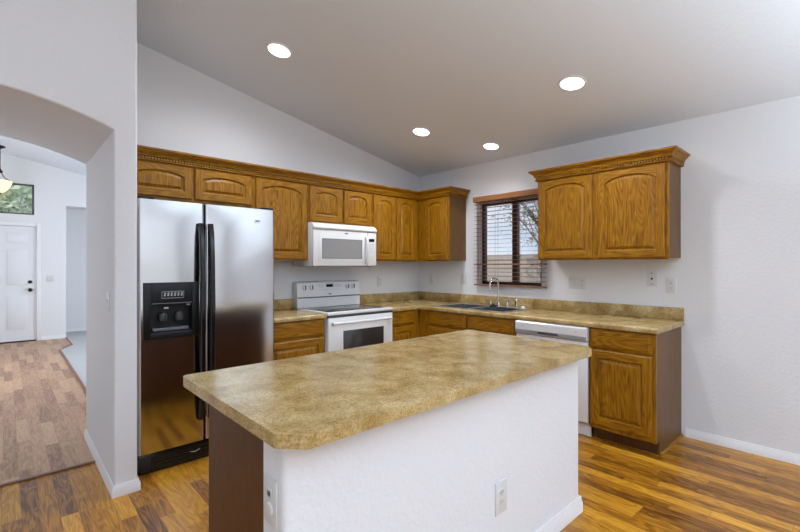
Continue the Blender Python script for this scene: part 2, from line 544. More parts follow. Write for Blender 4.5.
# transom
b = MB(); w_ = .028
b.box(TX0, TX1, y0 + .05, y0 + .09, TZ0, TZ0 + w_); b.box(TX0, TX1, y0 + .05, y0 + .09, TZ1 - w_, TZ1)
b.box(TX0, TX0 + w_, y0 + .05, y0 + .09, TZ0, TZ1); b.box(TX1 - w_, TX1, y0 + .05, y0 + .09, TZ0, TZ1)
tw = struct('window_2', b, mat('transom_frame', (.10, .11, .10), .5), 'transom window above the front door', 'window')
b = MB(); b.box(TX0 + w_, TX1 - w_, y0 + .067, y0 + .073, TZ0 + w_, TZ1 - w_); part('pane', b, 'glass', tw)

# kitchen window
y0, y1, z0, z1 = WIN
b = MB(); fx0, fx1 = .045, .095; w_ = .036
b.box(fx0, fx1, y0, y1, z0, z0 + w_, .003); b.box(fx0, fx1, y0, y1, z1 - w_, z1, .003)
b.box(fx0, fx1, y0, y0 + w_, z0, z1, .003); b.box(fx0, fx1, y1 - w_, y1, z0, z1, .003)
win = struct('window_1', b, 'window_brown', 'brown framed kitchen window over the sink', 'window')
ym = -1.40
b = MB(); b.box(fx0 - .008, fx1, ym - .03, ym + .03, z0, z1, .003); part('mullion', b, 'window_brown', win)
for (a_, c_) in ((y0 + w_, ym - .03), (ym + .03, y1 - w_)):
    b = MB(); b.box(.066, .072, a_, c_, z0 + w_, z1 - w_); part('pane', b, 'glass', win)

# ------------------------------------------------------------------ outdoors
b = MB(); b.box(.3, 14, -8, 6, -.25, -.1); struct('ground', b, 'gravel', 'gravel yard outside the kitchen window', 'ground')
b = MB(); b.box(-12, 4, 7.3, 16, -.25, -.1); struct('ground_front', b, 'gravel')
b = MB(); b.box(5.2, 5.4, -8, 6, -.1, 1.62)
for k in range(8): b.box(5.18, 5.42, -8 + .02, 6, -.1 + k * .2 + .19, -.1 + k * .2 + .2)
solo('garden_wall', b, 'block', 'grey brown block wall beyond the kitchen window', 'wall', (5.3, -1, -.1))
def tree(loc, h, crown_r, n_leaf, lm, label, name, seed, leaf=.05):
    rnd = random.Random(seed)
    tr = thing(name, label, 'tree', loc)
    L = Vector(loc)
    b = MB()
    top = L + Vector((0, 0, h * .55))
    b.tube([L, L + Vector((.05, .03, h * .3)), top], [h * .028, h * .02, h * .015], 8)
    ends = []
    for k in range(15):
        a = rnd.uniform(0, 2 * PI); e = rnd.uniform(.1, 1.2)
        d = Vector((math.cos(a) * math.cos(e), math.sin(a) * math.cos(e), math.sin(e)))
        s0 = L + Vector((0, 0, h * rnd.uniform(.28, .55)))
        mid_ = s0 + d * crown_r * .5 + Vector((0, 0, .1))
        en = s0 + d * crown_r * rnd.uniform(.8, 1.1) + Vector((0, 0, .3))
        b.tube([s0, mid_, en], [h * .009, h * .006, .006], 6); ends += [mid_, en]
        for q in range(4):
            d2 = (d + Vector((rnd.uniform(-.7, .7), rnd.uniform(-.7, .7), rnd.uniform(-.3, .7)))).normalized()
            s1 = s0.lerp(en, rnd.uniform(.3, .9)); e1 = s1 + d2 * crown_r * .45
            b.tube([s1, (s1 + e1) / 2 + Vector((0, 0, .03)), e1], [.012, .008, .004], 5); ends.append(e1)
    part('trunk', b, 'bark', tr)
    bm = bmesh.new()
    for k in range(n_leaf):
        c = rnd.choice(ends) + Vector((rnd.gauss(0, 1), rnd.gauss(0, 1), rnd.gauss(0, 1))) * crown_r * .16
        u = Vector((rnd.gauss(0, 1), rnd.gauss(0, 1), rnd.gauss(0, 1))).normalized()
        v = u.orthogonal().normalized(); s_ = leaf * rnd.uniform(.6, 1.3)
        q = [bm.verts.new(c - u * s_), bm.verts.new(c + v * s_ * .45), bm.verts.new(c + u * s_), bm.verts.new(c - v * s_ * .45)]
        bm.faces.new(q)
    b = MB(); b.bm.free(); b.bm = bm
    part('foliage', b, lm, tr, smooth=False)
tree((4.3, .2, -.1), 3.6, 1.5, 2600, 'leaf_grey', 'sparse grey tree seen through the left half of the kitchen window', 'yard_tree', 3)
tree((8.3, -2.3, -.1), 4.6, 1.9, 3600, 'leaf_grey', 'grey tree seen through the right half of the kitchen window', 'yard_tree', 9)
tree((-4.3, 10.2, -.1), 5.4, 2.3, 5200, 'leaf', 'green tree seen through the transom above the front door', 'garden_tree', 5, .11)

# ------------------------------------------------------------------ wall plates
def face_map(facing, cx, cy, cz):
    """local (a right, b up, t toward the room) -> world"""
    if facing == '-y': return lambda a, b, t: (cx + a, cy - t, cz + b)
    if facing == '+y': return lambda a, b, t: (cx - a, cy + t, cz + b)
    if facing == '-x': return lambda a, b, t: (cx - t, cy - a, cz + b)
    if facing == '+x': return lambda a, b, t: (cx + t, cy + a, cz + b)
def mbox(b, f, a0, a1, b0, b1, t0, t1, bev=0, mi=0):
    p, q = f(a0, b0, t0), f(a1, b1, t1)
    b.box(p[0], q[0], p[1], q[1], p[2], q[2], bev, mi)
def plate(name, label, cat, facing, pos, w, h, kinds, group=None):
    f = face_map(facing, *pos)
    r = thing(name, label, cat, pos, group)
    b = MB(); mbox(b, f, -w / 2, w / 2, -h / 2, h / 2, .0003, .006, .002)
    part('cover_plate', b, 'plate', r)
    n = len(kinds)
    for i, k in enumerate(kinds):
        ca = (i - (n - 1) / 2) * .046
        if k == 'outlet':
            for s_ in (-1, 1):
                b = MB(); c = f(ca, s_ * .02, .006); d = Vector(f(0, 0, 1)) - Vector(f(0, 0, 0))
                b.lathe([(0, -.001), (.0165, -.001), (.0165, .002), (0, .002)], c, d, 20)
                rc = part('receptacle', b, 'plate', r)
                b = MB()
                mbox(b, f, ca - .008, ca - .0055, s_ * .02 - .003, s_ * .02 + .007, .0075, .0086)
                mbox(b, f, ca + .0055, ca + .008, s_ * .02 - .003, s_ * .02 + .007, .0075, .0086)
                mbox(b, f, ca - .002, ca + .002, s_ * .02 - .011, s_ * .02 - .007, .0075, .0086)
                part('slots', b, 'mark', rc)
        elif k == 'rocker':
            b = MB(); mbox(b, f, ca - .0165, ca + .0165, -.033, .033, .0062, .0068); part('bezel', b, 'grey', r)
            b = MB(); mbox(b, f, ca - .0145, ca + .0145, -.031, .031, .0062, .0105, .0015); part('rocker', b, 'plate', r)
        elif k == 'toggle':
            b = MB(); mbox(b, f, ca - .005, ca + .005, -.002, .014, .006, .016, .002); part('toggle', b, 'plate', r)
        elif k == 'phone':
            b = MB(); mbox(b, f, -.008, .008, -.008, .008, .006, .0075); part('jack', b, 'mark', r)
            for s_ in (-1, 1):
                b = MB(); c = f(0, s_ * h * .36, .0055); d = Vector(f(0, 0, 1)) - Vector(f(0, 0, 0))
                b.lathe([(0, 0), (.0045, 0), (.0035, .0015), (0, .0018)], c, d, 12); part('screw', b, 'mark', r)
        elif k == 'coax':
            b = MB(); mbox(b, f, -.013, .013, .008, .034, .006, .0085, .001); part('jack', b, 'plate', r)
            b = MB(); mbox(b, f, -.008, .008, .014, .028, .0083, .0092); part('slot', b, 'mark', r)
            b = MB(); c = f(0, -.024, .006); d = Vector(f(0, 0, 1)) - Vector(f(0, 0, 0))
            b.lathe([(0, -.001), (.019, -.001), (.018, .004), (.012, .005), (0, .0055)], c, d, 24); part('knob', b, 'plate', r)
    return r
plate('outlet', 'white outlet plate on the back wall beside the range', 'outlet', '-y', (-.665, 0, 1.165), .075, .118, ['outlet'])
plate('outlet', 'white outlet on the right wall between corner cabinet and room corner', 'outlet', '-x', (0, -.235, 1.185), .075, .118, ['outlet'])
plate('light_switch', 'white switch plate on the wall just left of the window blind', 'switch', '-x', (0, -.745, 1.19), .08, .118, ['toggle'])
plate('light_switch', 'wide white three gang switch and outlet plate below the right wall cabinet', 'switch', '-x', (0, -2.10, 1.19), .162, .118, ['rocker', 'rocker', 'outlet'])
plate('phone_plate', 'white plate with three dark dots, higher one under the right wall cabinet', 'wall plate', '-x', (0, -2.733, 1.242), .074, .125, ['phone'])
plate('outlet', 'white outlet at the wall cabinet corner above the counter end', 'outlet', '-x', (0, -2.872, 1.19), .075, .12, ['outlet'])
plate('light_switch', 'white switch on the arch jamb above the hall floor', 'switch', '-x', (KX0, -.785, 1.13), .072, .115, ['toggle'])
plate('light_switch', 'white double switch plate beside the front door', 'switch', '-y', (-3.362, YD, 1.11), .115, .115, ['rocker', 'rocker'])

# ------------------------------------------------------------------ cabinet pieces
def door_mesh(b, f, w, h, rise=0.0, th=.02, st=.056, raised=True):
    """raised panel door; material 0 vertical grain, 1 horizontal grain"""
    bm = bmesh.new()
    N = 12 if rise else 1
    e = .006
    def V(a, c, t): return bm.verts.new(f(a, c, t))
    bot = st; top = h - st * (.8 if rise else 1.0)
    def arcY(a, d):
        hw = w / 2 - st
        u = (a - w / 2) / hw
        u = max(-1, min(1, u))
        return top - rise * (1 - math.sqrt(max(0, 1 - .86 * u * u))) / (1 - math.sqrt(.14)) - d
    def loop(d, t):
        L = [(st + d, bot + d), (w - st - d, bot + d)]
        for k in range(N + 1):
            a = (w - st - d) + (2 * (st + d) - w) * k / N
            L.append((a, arcY(a, d)))
        return [V(a, c, t) for a, c in L]
    # back and sides
    o0 = [V(0, 0, 0), V(w, 0, 0), V(w, h, 0), V(0, h, 0)]
    o1 = [V(0, 0, th - e), V(w, 0, th - e), V(w, h, th - e), V(0, h, th - e)]
    o2 = [V(e, e, th), V(w - e, e, th), V(w - e, h - e, th), V(e, h - e, th)]
    bm.faces.new(o0[::-1])
    for A, B in ((o0, o1), (o1, o2)):
        for i in range(4): bm.faces.new((A[i], A[(i + 1) % 4], B[(i + 1) % 4], B[i]))
    L0 = loop(0, th)
    sb, sbr = V(st, e, th), V(w - st, e, th)
    stl, str_ = V(st, h - e, th), V(w - st, h - e, th)
    # stiles
    bm.faces.new((o2[0], sb, L0[0], L0[-1], stl, o2[3]))
    bm.faces.new((sbr, o2[1], o2[2], str_, L0[2], L0[1]))
    r1 = bm.faces.new((sb, sbr, L0[1], L0[0]))
    if N == 1:
        r2 = [bm.faces.new((L0[3], L0[2], str_, stl))]
    else:
        ts = [str_] + [V(w - st + (2 * st - w) * k / N, h - e, th) for k in range(1, N)] + [stl]
        r2 = [bm.faces.new((L0[2 + k], ts[k], ts[k + 1], L0[3 + k])) for k in range(N)]
    L1 = loop(.004, th - .010); L2 = loop(.012, th - .0125); L3 = loop(.034, th - .001)
    for A, B in ((L0, L1), (L1, L2), (L2, L3)):
        n = len(A)
        for i in range(n): bm.faces.new((A[i], A[(i + 1) % n], B[(i + 1) % n], B[i]))
    bm.faces.new(L3)
    for fc in bm.faces: fc.material_index = 0
    r1.material_index = 1
    for x in r2: x.material_index = 1
    bmesh.ops.recalc_face_normals(bm, faces=bm.faces)
    me = bpy.data.meshes.new('tmp'); bm.to_mesh(me); bm.free(); b.bm.from_mesh(me); bpy.data.meshes.remove(me)

def cabinet_front(parent, facing, face, items, woods=None):
    """items: (kind, a0, a1, z0, z1, rise) with a in world coordinate along the wall"""
    for kind, a0, a1, z0, z1, rise in items:
        lo, hi = min(a0, a1), max(a0, a1)
        if facing == '-y': f = face_map('-y', lo, face, z0); hz = 'oak_x'
        elif facing == '-x': f = face_map('-x', face, hi, z0); hz = 'oak_y'
        else: f = face_map('+y', hi, face, z0); hz = 'oak_x'
        w, h = hi - lo, z1 - z0
        b = MB()
        g = lambda a, c, t, f=f: f(a, c, t + .001)
        if kind == 'door':
            door_mesh(b, g, w, h, rise)
            part('door', b, woods or ['oak_z', hz], parent, smooth=False)
        else:
            bm = bmesh.new()
            def ring(o, t): return [bm.verts.new(g(a, c, t)) for a, c in ((o, o), (w - o, o), (w - o, h - o), (o, h - o))]
            R = [ring(0, 0), ring(0, .012), ring(.004, .015), ring(.014, .017), ring(.018, .02)]
            for A, B in zip(R, R[1:]):
                for i in range(4): bm.faces.new((A[i], A[(i + 1) % 4], B[(i + 1) % 4], B[i]))
            bm.faces.new(R[-1]); bm.faces.new(R[0][::-1])
            bmesh.ops.recalc_face_normals(bm, faces=bm.faces)
            b.bm.free(); b.bm = bm
            part(kind, b, (woods or [hz])[0], parent, smooth=False)

ZU0, ZU1 = 1.400, 2.150
def upper(label, facing, a0, a1, z0, items, end=None, group='wall cabinets'):
    """wall cabinet between a0 and a1 along its wall"""
    g = .0008
    if facing == '-y':
        r = thing('wall_cabinet', label, 'cabinet', ((a0 + a1) / 2, -.15, z0))
        bx = lambda b, p0, p1, q0, q1, zz0, zz1, mi=0: b.box(p0, p1, -q1, -q0 - .0005, zz0, zz1, 0, mi)
    else:
        r = thing('wall_cabinet', label, 'cabinet', (-.15, (a0 + a1) / 2, z0))
        bx = lambda b, p0, p1, q0, q1, zz0, zz1, mi=0: b.box(-q1, -q0 - .0005, p0, p1, zz0, zz1, 0, mi)
    lo, hi = min(a0, a1) + g, max(a0, a1) - g
    b = MB(); bx(b, lo, hi, 0, .285, z0 + .012, ZU1)
    part('carcass', b, 'veneer', r, smooth=False)
    # face frame: stiles + rails around the doors
    b = MB()
    sts = [lo] + [x for it in items for x in sorted((it[1], it[2]))] + [hi]
    sts = sorted(sts)
    hz = 'oak_x' if facing == '-y' else 'oak_y'
    bx(b, lo, hi, .285, .305, z0, z0 + .04, 1); bx(b, lo, hi, .285, .305, ZU1 - .04, ZU1, 1)
    for k in range(0, len(sts), 2):
        p, q = sts[k] - .008, sts[k + 1] + .008
        bx(b, max(lo, p), min(hi, q), .285, .305, z0 + .04, ZU1 - .04)
    part('face_frame', b, ['oak_z', hz], r, smooth=False)
    cabinet_front(r, facing, -.305, items)
    return r

upper('long low oak wall cabinet above the refrigerator with two arched doors', '-y', KX1 + .002, -2.366, 1.852,
      [('door', -3.335, -2.873, 1.876, 2.122, .036), ('door', -2.851, -2.385, 1.876, 2.122, .036)])
upper('single door oak wall cabinet between refrigerator and microwave', '-y', -2.366, -1.823, ZU0,
      [('door', -2.346, -1.842, 1.415, 2.122, .045)])
upper('short oak wall cabinet with two small doors above the microwave', '-y', -1.823, -1.042, 1.768,
      [('door', -1.806, -1.437, 1.785, 2.122, .036), ('door', -1.406, -1.058, 1.785, 2.122, .036)])
upper('oak wall cabinet with two narrow doors right of the microwave', '-y', -1.042, -.327, ZU0,
      [('door', -1.020, -.702, 1.415, 2.122, .05), ('door', -.678, -.375, 1.415, 2.122, .05)])
upper('single door oak corner wall cabinet just left of the window blind', '-x', -.776, -.002, ZU0,
      [('door', -.427, -.760, 1.415, 2.122, .05)])
rc = upper('oak wall cabinet right of the window with two broad arched doors', '-x', -2.940, -1.868, ZU0,
      [('door', -2.374, -1.882, 1.415, 2.122, .05), ('door', -2.916, -2.424, 1.415, 2.122, .05)])

# crown molding
CB = 2.135
def crown_profile():
    return [(.0008, CB), (.018, CB), (.022, CB + .004), (.022, CB + .010), (.003, CB + .012), (.003, CB + .032), (.026, CB + .034), (.027, CB + .039), (.031, CB + .050),
            (.042, CB + .062), (.050, CB + .067), (.050, CB + .073), (.062, CB + .077), (.064, CB + .084), (.064, CB + .092), (.0008, CB + .092)]
def rope(path, off=.0155, z=CB + .022, step=.021):
    b = MB(); b.sweep(path, [(off - .012, z - .0095), (off - .009, z - .0095), (off - .009, z + .0095), (off - .012, z + .0095)])
    n = len(path)
    for (p, q) in zip(path, path[1:]):
        p, q = Vector(p), Vector(q)
        d = (q - p); L = d.length; d.normalize(); nn = Vector((d.y, -d.x))
        m_ = int(L / step)
        for k in range(m_):
            c = p + d * (k + .5) * L / m_ + nn * off
            h = step * .30
            a1 = c - d * h - nn * .010; a2 = c + d * h + nn * .009
            b.box(min(a1.x, a2.x), max(a1.x, a2.x), min(a1.y, a2.y), max(a1.y, a2.y), z - .008, z + .008)
    return b
pathL = [(-.001, -.776), (-.305, -.776), (-.305, -.305), (KX1 + .001, -.305)]
pathL = pathL  # travel keeps the room on the left of the wall run
def side(path):  # make profile point outward (room side)
    return path
b = MB(); b.sweep([(-.001, -.776), (-.305, -.776), (-.305, -.305), (KX1 + .002, -.305)][::-1], crown_profile())
cr = solo('crown_molding', b, 'oak_x', 'long stepped oak crown molding turning the corner over the refrigerator and range cabinets', 'molding', (-1.8, -.33, CB), smooth=False)
part('rope_trim', rope([(-.001, -.776), (-.305, -.776), (-.305, -.305), (KX1 + .002, -.305)][::-1]), 'oak_x', cr, 'small beaded strip', smooth=False)
pR = [(-.001, -2.940), (-.305, -2.940), (-.305, -1.868), (-.001, -1.868)][::-1]
b = MB(); b.sweep(pR, crown_profile())
cr = part('crown_molding', b, 'oak_y', rc, 'stepped crown with a beaded strip', smooth=False)
part('rope_trim', rope(pR), 'oak_y', cr, smooth=False)

# ------------------------------------------------------------------ base cabinets
CT0, CT1 = .876, .914
def base_cab(label, facing, a0, a1, items, carc='veneer', fr=.61, quarter=False, wall=0.0):
    lo, hi = min(a0, a1) + .0008, max(a0, a1) - .0008
    if facing == '-y':
        r = thing('base_cabinet', label, 'cabinet', ((a0 + a1) / 2, -.3, 0))
        bx = lambda b, p0, p1, q0, q1, z0, z1, mi=0: b.box(p0, p1, -q1, -q0 - .0005, z0, z1, 0, mi)
    else:
        r = thing('base_cabinet', label, 'cabinet', (-.3, (a0 + a1) / 2, 0))
        bx = lambda b, p0, p1, q0, q1, z0, z1, mi=0: b.box(-q1, -q0 - .0005, p0, p1, z0, z1, 0, mi)
    b = MB(); top = CT0 - .001
    t_ = .016
    bx(b, lo, lo + t_, 0, .53, .0005, top); bx(b, lo, lo + t_, .53, .59, .10, top)
    bx(b, hi - t_, hi, 0, .53, .0005, top); bx(b, hi - t_, hi, .53, .59, .10, top)
    bx(b, lo + t_, hi - t_, 0, .59, .10, .118); bx(b, lo + t_, hi - t_, 0, .012, .118, top)
    part('carcass', b, carc, r, smooth=False)
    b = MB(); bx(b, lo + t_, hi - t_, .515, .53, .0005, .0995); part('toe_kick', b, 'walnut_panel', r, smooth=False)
    b = MB(); hz = 'oak_x' if facing == '-y' else 'oak_y'
    bx(b, lo, hi, .591, fr, .10, .1395, 1); bx(b, lo, hi, .591, fr, top - .0195, top, 1); bx(b, lo + .001, hi - .001, .592, fr - .0008, .70, .74, 1)
    xs = sorted([lo] + [x for it in items if it[0] == 'door' for x in (it[1], it[2])] + [hi])
    for k in range(0, len(xs), 2):
        p, q = xs[k] - .008, xs[k + 1] + .008
        bx(b, max(lo, p), min(hi, q), .59, fr, .14, top - .02)
    part('face_frame', b, ['oak_z', hz], r, smooth=False)
    cabinet_front(r, facing, -fr, items)
    return r
DZ0, DZ1, RZ0, RZ1 = .135, .705, .728, .862
base_cab('oak base cabinet with one drawer between refrigerator and range', '-y', -2.40, -1.826,
         [('drawer', -2.385, -1.845, RZ0, RZ1, 0), ('door', -2.385, -1.845, DZ0, DZ1, 0)])
base_cab('oak base cabinet with one drawer right of the range', '-y', -1.034, -.6125,
         [('drawer', -1.025, -.70, RZ0, RZ1, 0), ('door', -1.025, -.70, DZ0, DZ1, 0)])
base_cab('wide oak sink cabinet with false fronts, left of the dishwasher', '-x', -.612, -1.836,
         [('false_front', -.775, -1.268, RZ0, RZ1, 0), ('false_front', -1.293, -1.820, RZ0, RZ1, 0), ('door', -.775, -1.268, DZ0, DZ1, 0), ('door', -1.293, -1.820, DZ0, DZ1, 0)])
ec = base_cab('oak base cabinet at the right end of the counter', '-x', -2.480, -2.945,
         [('drawer', -2.494, -2.918, RZ0, RZ1, 0), ('door', -2.494, -2.918, DZ0, DZ1, 0)])
b = MB(); b.prism([(-2.9455, .0005), (-2.9455, .016), (-2.953, .013), (-2.960, .0005)], 'x', -.545, -.001); part('quarter_round', b, 'oak_x', ec)

# ------------------------------------------------------------------ countertops
def nose_profile(n=7):
    """half-rolled front edge, (out, z)"""
    r = .016
    pts = [(-.025, CT0), (-.001, CT0)]
    pts += [(-.0, CT0 + .004)]
    for k in range(n + 1):
        a = (PI / 2) * k / n
        pts.append((-r + r * math.cos(a), CT1 - r + r * math.sin(a)))
    pts.append((-.025, CT1))
    return pts
SK = dict(x0=-.575, x1=-.055, y0=-1.67, y1=-.795)
b = MB()
F = -.615
b.box(-1.034, 0 - .001, F, -.001, CT0, CT1)
b.box(F, -.001, SK['y1'] - .012, F, CT0, CT1)
b.box(F, SK['x0'] + .012, SK['y0'] + .012, SK['y1'] - .012, CT0, CT1); b.box(SK['x1'] - .012, -.001, SK['y0'] + .012, SK['y1'] - .012, CT0, CT1)
b.box(F, -.001, SK['y0'] + .012, -2.963, CT0, CT1)
b.sweep([(-1.034, -.64), (-.64, -.64), (-.64, -2.963)], nose_profile())
ct = solo('countertop', b, 'laminate', 'L-shaped tan mottled countertop holding the sink, running around the corner to the right end', 'countertop', (-.3, -1.5, CT0))
b = MB(); b.box(-1.034, -.0215, -.021, -.001, CT1, 1.016, .003); b.box(-.021, -.001, -2.963, -.001, CT1, 1.016, .003)
part('backsplash', b, 'laminate', ct)
b = MB(); b.box(-2.41, -1.822, F, -.001, CT0, CT1); b.sweep([(-2.41, -.64), (-1.822, -.64)], nose_profile())
ct = solo('countertop', b, 'laminate', 'short tan mottled countertop between refrigerator and range', 'countertop', (-2.1, -.3, CT0))
b = MB(); b.box(-2.41, -1.822, -.021, -.001, CT1, 1.016, .003); part('backsplash', b, 'laminate', ct)

# ------------------------------------------------------------------ sink and faucet
sk = thing('kitchen_sink', 'stainless double bowl sink set in the counter under the window', 'sink', (-.31, -1.23, CT1))
b = MB()
x0, x1, y0, y1 = SK['x0'], SK['x1'], SK['y0'], SK['y1']
zr = CT1 + .0005; zt_ = CT1 + .006
bx0, bx1 = x0 + .03, x1 - .10
ymid = (y0 + y1) / 2
b.box(x0, bx0, y0, y1, zr, zt_, .002); b.box(bx1, x1, y0, y1, zr, zt_, .002)
b.box(bx0, bx1, y0, y0 + .03, zr, zt_, .002); b.box(bx0, bx1, y1 - .03, y1, zr, zt_, .002); b.box(bx0, bx1, ymid - .015, ymid + .015, zr, zt_, .002)
part('rim', b, 'sink_steel', sk)
for (ya, yb) in ((y0 + .03, ymid - .015), (ymid + .015, y1 - .03)):
    b = MB(); w = .002; zb = CT1 - .17
    b.box(bx0, bx0 + w, ya, yb, zb, zt_ - .001); b.box(bx1 - w, bx1, ya, yb, zb, zt_ - .001)
    b.box(bx0, bx1, ya, ya + w, zb, zt_ - .001); b.box(bx0, bx1, yb - w, yb, zb, zt_ - .001); b.box(bx0, bx1, ya, yb, zb - w, zb)
    bw = part('bowl', b, 'bowl_steel', sk)
    b = MB(); b.lathe([(0, 0), (.03, .001), (.042, .004), (.045, .0)], ((bx0 + bx1) / 2, (ya + yb) / 2, zb)); part('drain', b, 'chrome', bw)
FX, FY, FZ = -.095, -1.29, zt_
fa = thing('faucet', 'chrome gooseneck faucet standing behind the sink', 'faucet', (FX, FY, FZ))
b = MB(); b.lathe([(0, .0005), (.026, .0005), (.026, .006), (.017, .014), (.015, .04), (.018, .045), (.011, .055), (0, .056)], (FX, FY, FZ)); part('base', b, 'chrome', fa)
pts = [(FX, FY, FZ + .04), (FX, FY, 1.05), (FX, FY, 1.135)]
R_ = .078
for k in range(1, 15):
    a = PI * k / 14 * 1.03
    pts.append((FX - R_ + R_ * math.cos(a), FY + .0, 1.14 + R_ * math.sin(a)))
pts.append((pts[-1][0], FY, 1.11))
b = MB(); b.tube(pts, .0105, 14); part('spout', b, 'chrome', fa)
b = MB(); e = pts[-1]; b.lathe([(0, 0), (.011, 0), (.013, .012), (.009, .03), (0, .03)], (e[0], e[1], e[2] - .022)); part('aerator', b, 'chrome', fa)
def tap(y, name='tap', h=.05):
    pass
for s_, yy in ((1, -1.19), (-1, -1.40)):
    b = MB(); b.lathe([(0, .0005), (.024, .0005), (.024, .006), (.014, .014), (.013, .038), (.019, .044), (.019, .058), (.008, .068), (0, .068)], (FX, yy, FZ)); hd = part('valve', b, 'chrome', fa)
    b = MB(); b.tube([(FX, yy, FZ + .06), (FX, yy - s_ * -.03, FZ + .064), (FX, yy + s_ * .055, FZ + .07)], [.006, .006, .007], 10); part('lever', b, 'chrome', hd)
b = MB(); b.lathe([(0, .0005), (.022, .0005), (.022, .006), (.015, .012), (.014, .05), (.019, .075), (.017, .088), (0, .09)], (FX, -1.505, FZ))
solo('side_sprayer', b, 'chrome', 'chrome side sprayer right of the faucet handles', 'sprayer', (FX, -1.505, FZ))
b = MB(); b.lathe([(0, .0005), (.02, .0005), (.02, .012), (.014, .018), (0, .019)], (FX, -1.585, FZ))
solo('soap_dispenser', b, 'white_soft', 'small white cap at the right end of the sink ledge', 'dispenser cap', (FX, -1.585, FZ))
b = MB(); b.lathe([(0, .0005), (.034, .0005), (.04, .006), (.038, .014), (.015, .016), (.012, .03), (0, .031)], (FX - .075, -1.275, FZ))
solo('sink_stopper', b, 'black_matte', 'black rubber stopper on the ledge in front of the faucet', 'stopper', (FX - .075, -1.275, FZ))

# ------------------------------------------------------------------ window blind
BY0, BY1 = -1.80, -.932
bl = thing('window_blind', 'brown wooden slatted blind covering the kitchen window', 'blind', (-.04, -1.35, 1.14))
b = MB(); b.prism([(-.068, 2.062), (-.0015, 2.062), (-.0015, 2.122), (-.060, 2.122), (-.068, 2.112)], 'y', BY0 - .004, BY1 + .006, bev=.002); part('valance', b, 'valance', bl, 'lighter brown valance')
zs = []
z = 2.035
while z > 1.16:
    zs.append(z); z -= .0445
for z in zs:
    b = MB(); tilt = .001
    b.prism([(-.056, z - tilt), (-.030, z + .001), (-.006, z + tilt), (-.006, z + tilt + .0028), (-.030, z + .0034), (-.056, z - tilt + .0028)], 'y', BY0, BY1)
    part('slat', b, 'slat', bl)
b = MB(); b.box(-.057, -.005, BY0, BY1, 1.128, 1.145, .003); part('bottom_rail', b, 'slat', bl)
b = MB(); b.box(-.058, -.004, BY0, BY1, 1.358, 1.372, .002); part('middle_rail', b, 'slat', bl, 'thicker doubled slat at mid height')
for yy in (-.99, -1.22, -1.50, -1.72):
    b = MB(); b.cyl((-.058, yy, 1.13), (-.058, yy, 2.07), .0013, n=6); b.cyl((-.004, yy, 1.13), (-.004, yy, 2.07), .0013, n=6); part('ladder_cord', b, 'cord', bl)
b = MB(); b.tube([(-.072, -1.775, 2.07), (-.073, -1.775, 1.72)], .0013, 6); b.lathe([(0, 0), (.008, .002), (.010, .012), (.004, .034), (0, .036)], (-.073, -1.775, 1.69)); part('pull_cord', b, 'black_matte', bl)

# ------------------------------------------------------------------ refrigerator
RX0, RX1, RF, RT = -3.343, -2.410, -.805, 1.782
fr = thing('refrigerator', 'stainless side by side refrigerator with black handles and dispenser', 'refrigerator', ((RX0 + RX1) / 2, -.4, 0))
b = MB(); b.box(RX0 + .004, RX1 - .004, -.72, -.03, .03, 1.765, .006); part('cabinet_body', b, 'black_matte', fr)
RM = -2.934
for (xa, xb, nm) in ((RX0, RM - .004, 'freezer'), (RM + .004, RX1, 'fridge')):
    b = MB()
    # door with softly rounded vertical edges
    r = .018; prof = []
    for k in range(7):
        a = PI / 2 * k / 6; prof.append((xb - r + r * math.sin(a), RF + r - r * math.cos(a)))
    prof += [(xb, -.728), (xa, -.728)]
    for k in range(7):
        a = PI / 2 * k / 6; prof.append((xa + r - r * math.cos(a), RF + r - r * math.sin(a)))
    if nm == 'fridge': b.prism(prof, 'z', .135, RT)
    else:
        ca, cb, cz0_, cz1_ = -3.272, -3.020, .915, 1.098
        b.prism(prof, 'z', .135, cz0_); b.prism(prof, 'z', cz1_, RT)
        b.prism([p for p in prof if p[0] > RM - .03] + [(cb, -.728), (cb, RF)], 'z', cz0_, cz1_)
        b.prism([(ca, RF), (ca, -.728)] + [p for p in prof if p[0] < RX0 + .02], 'z', cz0_, cz1_)
    dr = part('door', b, 'steel', fr, 'freezer door with black ice dispenser' if nm == 'freezer' else None)
    if nm == 'freezer': frz = dr
    else: frd = dr
# handles
for hx, dr in ((RM - .032, frz), (RM + .032, frd)):
    b = MB()
    n = 18; pts = []
    for k in range(n + 1):
        tt = k / n; z = .29 + (1.640 - .29) * tt
        out = .020 + .042 * math.sin(PI * tt) ** .45
        pts.append((z, out))
    bm = bmesh.new(); rings = []
    for z, out in pts:
        w = .017
        ring = []
        for (dx, dy) in ((-w, 0), (-w, -.016), (-w * .6, -.024), (w * .6, -.024), (w, -.016), (w, 0)):
            ring.append(bm.verts.new((hx + dx, RF - out + .012 + dy, z)))
        rings.append(ring)
    for A, B in zip(rings, rings[1:]):
        for k in range(6): bm.faces.new((A[k], A[(k + 1) % 6], B[(k + 1) % 6], B[k]))
    bm.faces.new(rings[0]); bm.faces.new(rings[-1][::-1])
    bmesh.ops.recalc_face_normals(bm, faces=bm.faces)
    b.bm.free(); b.bm = bm
    b.box(hx - .017, hx + .017, RF - .03, RF - .0005, .285, .32, .004); b.box(hx - .017, hx + .017, RF - .03, RF - .0005, 1.605, 1.645, .004)
    part('handle', b, 'black', dr, 'long black handle')
    b = MB(); b.cyl((hx, RF - .033, 1.620), (hx, RF - .030, 1.620), .007, n=12); part('screw_cap', b, 'grey', dr)
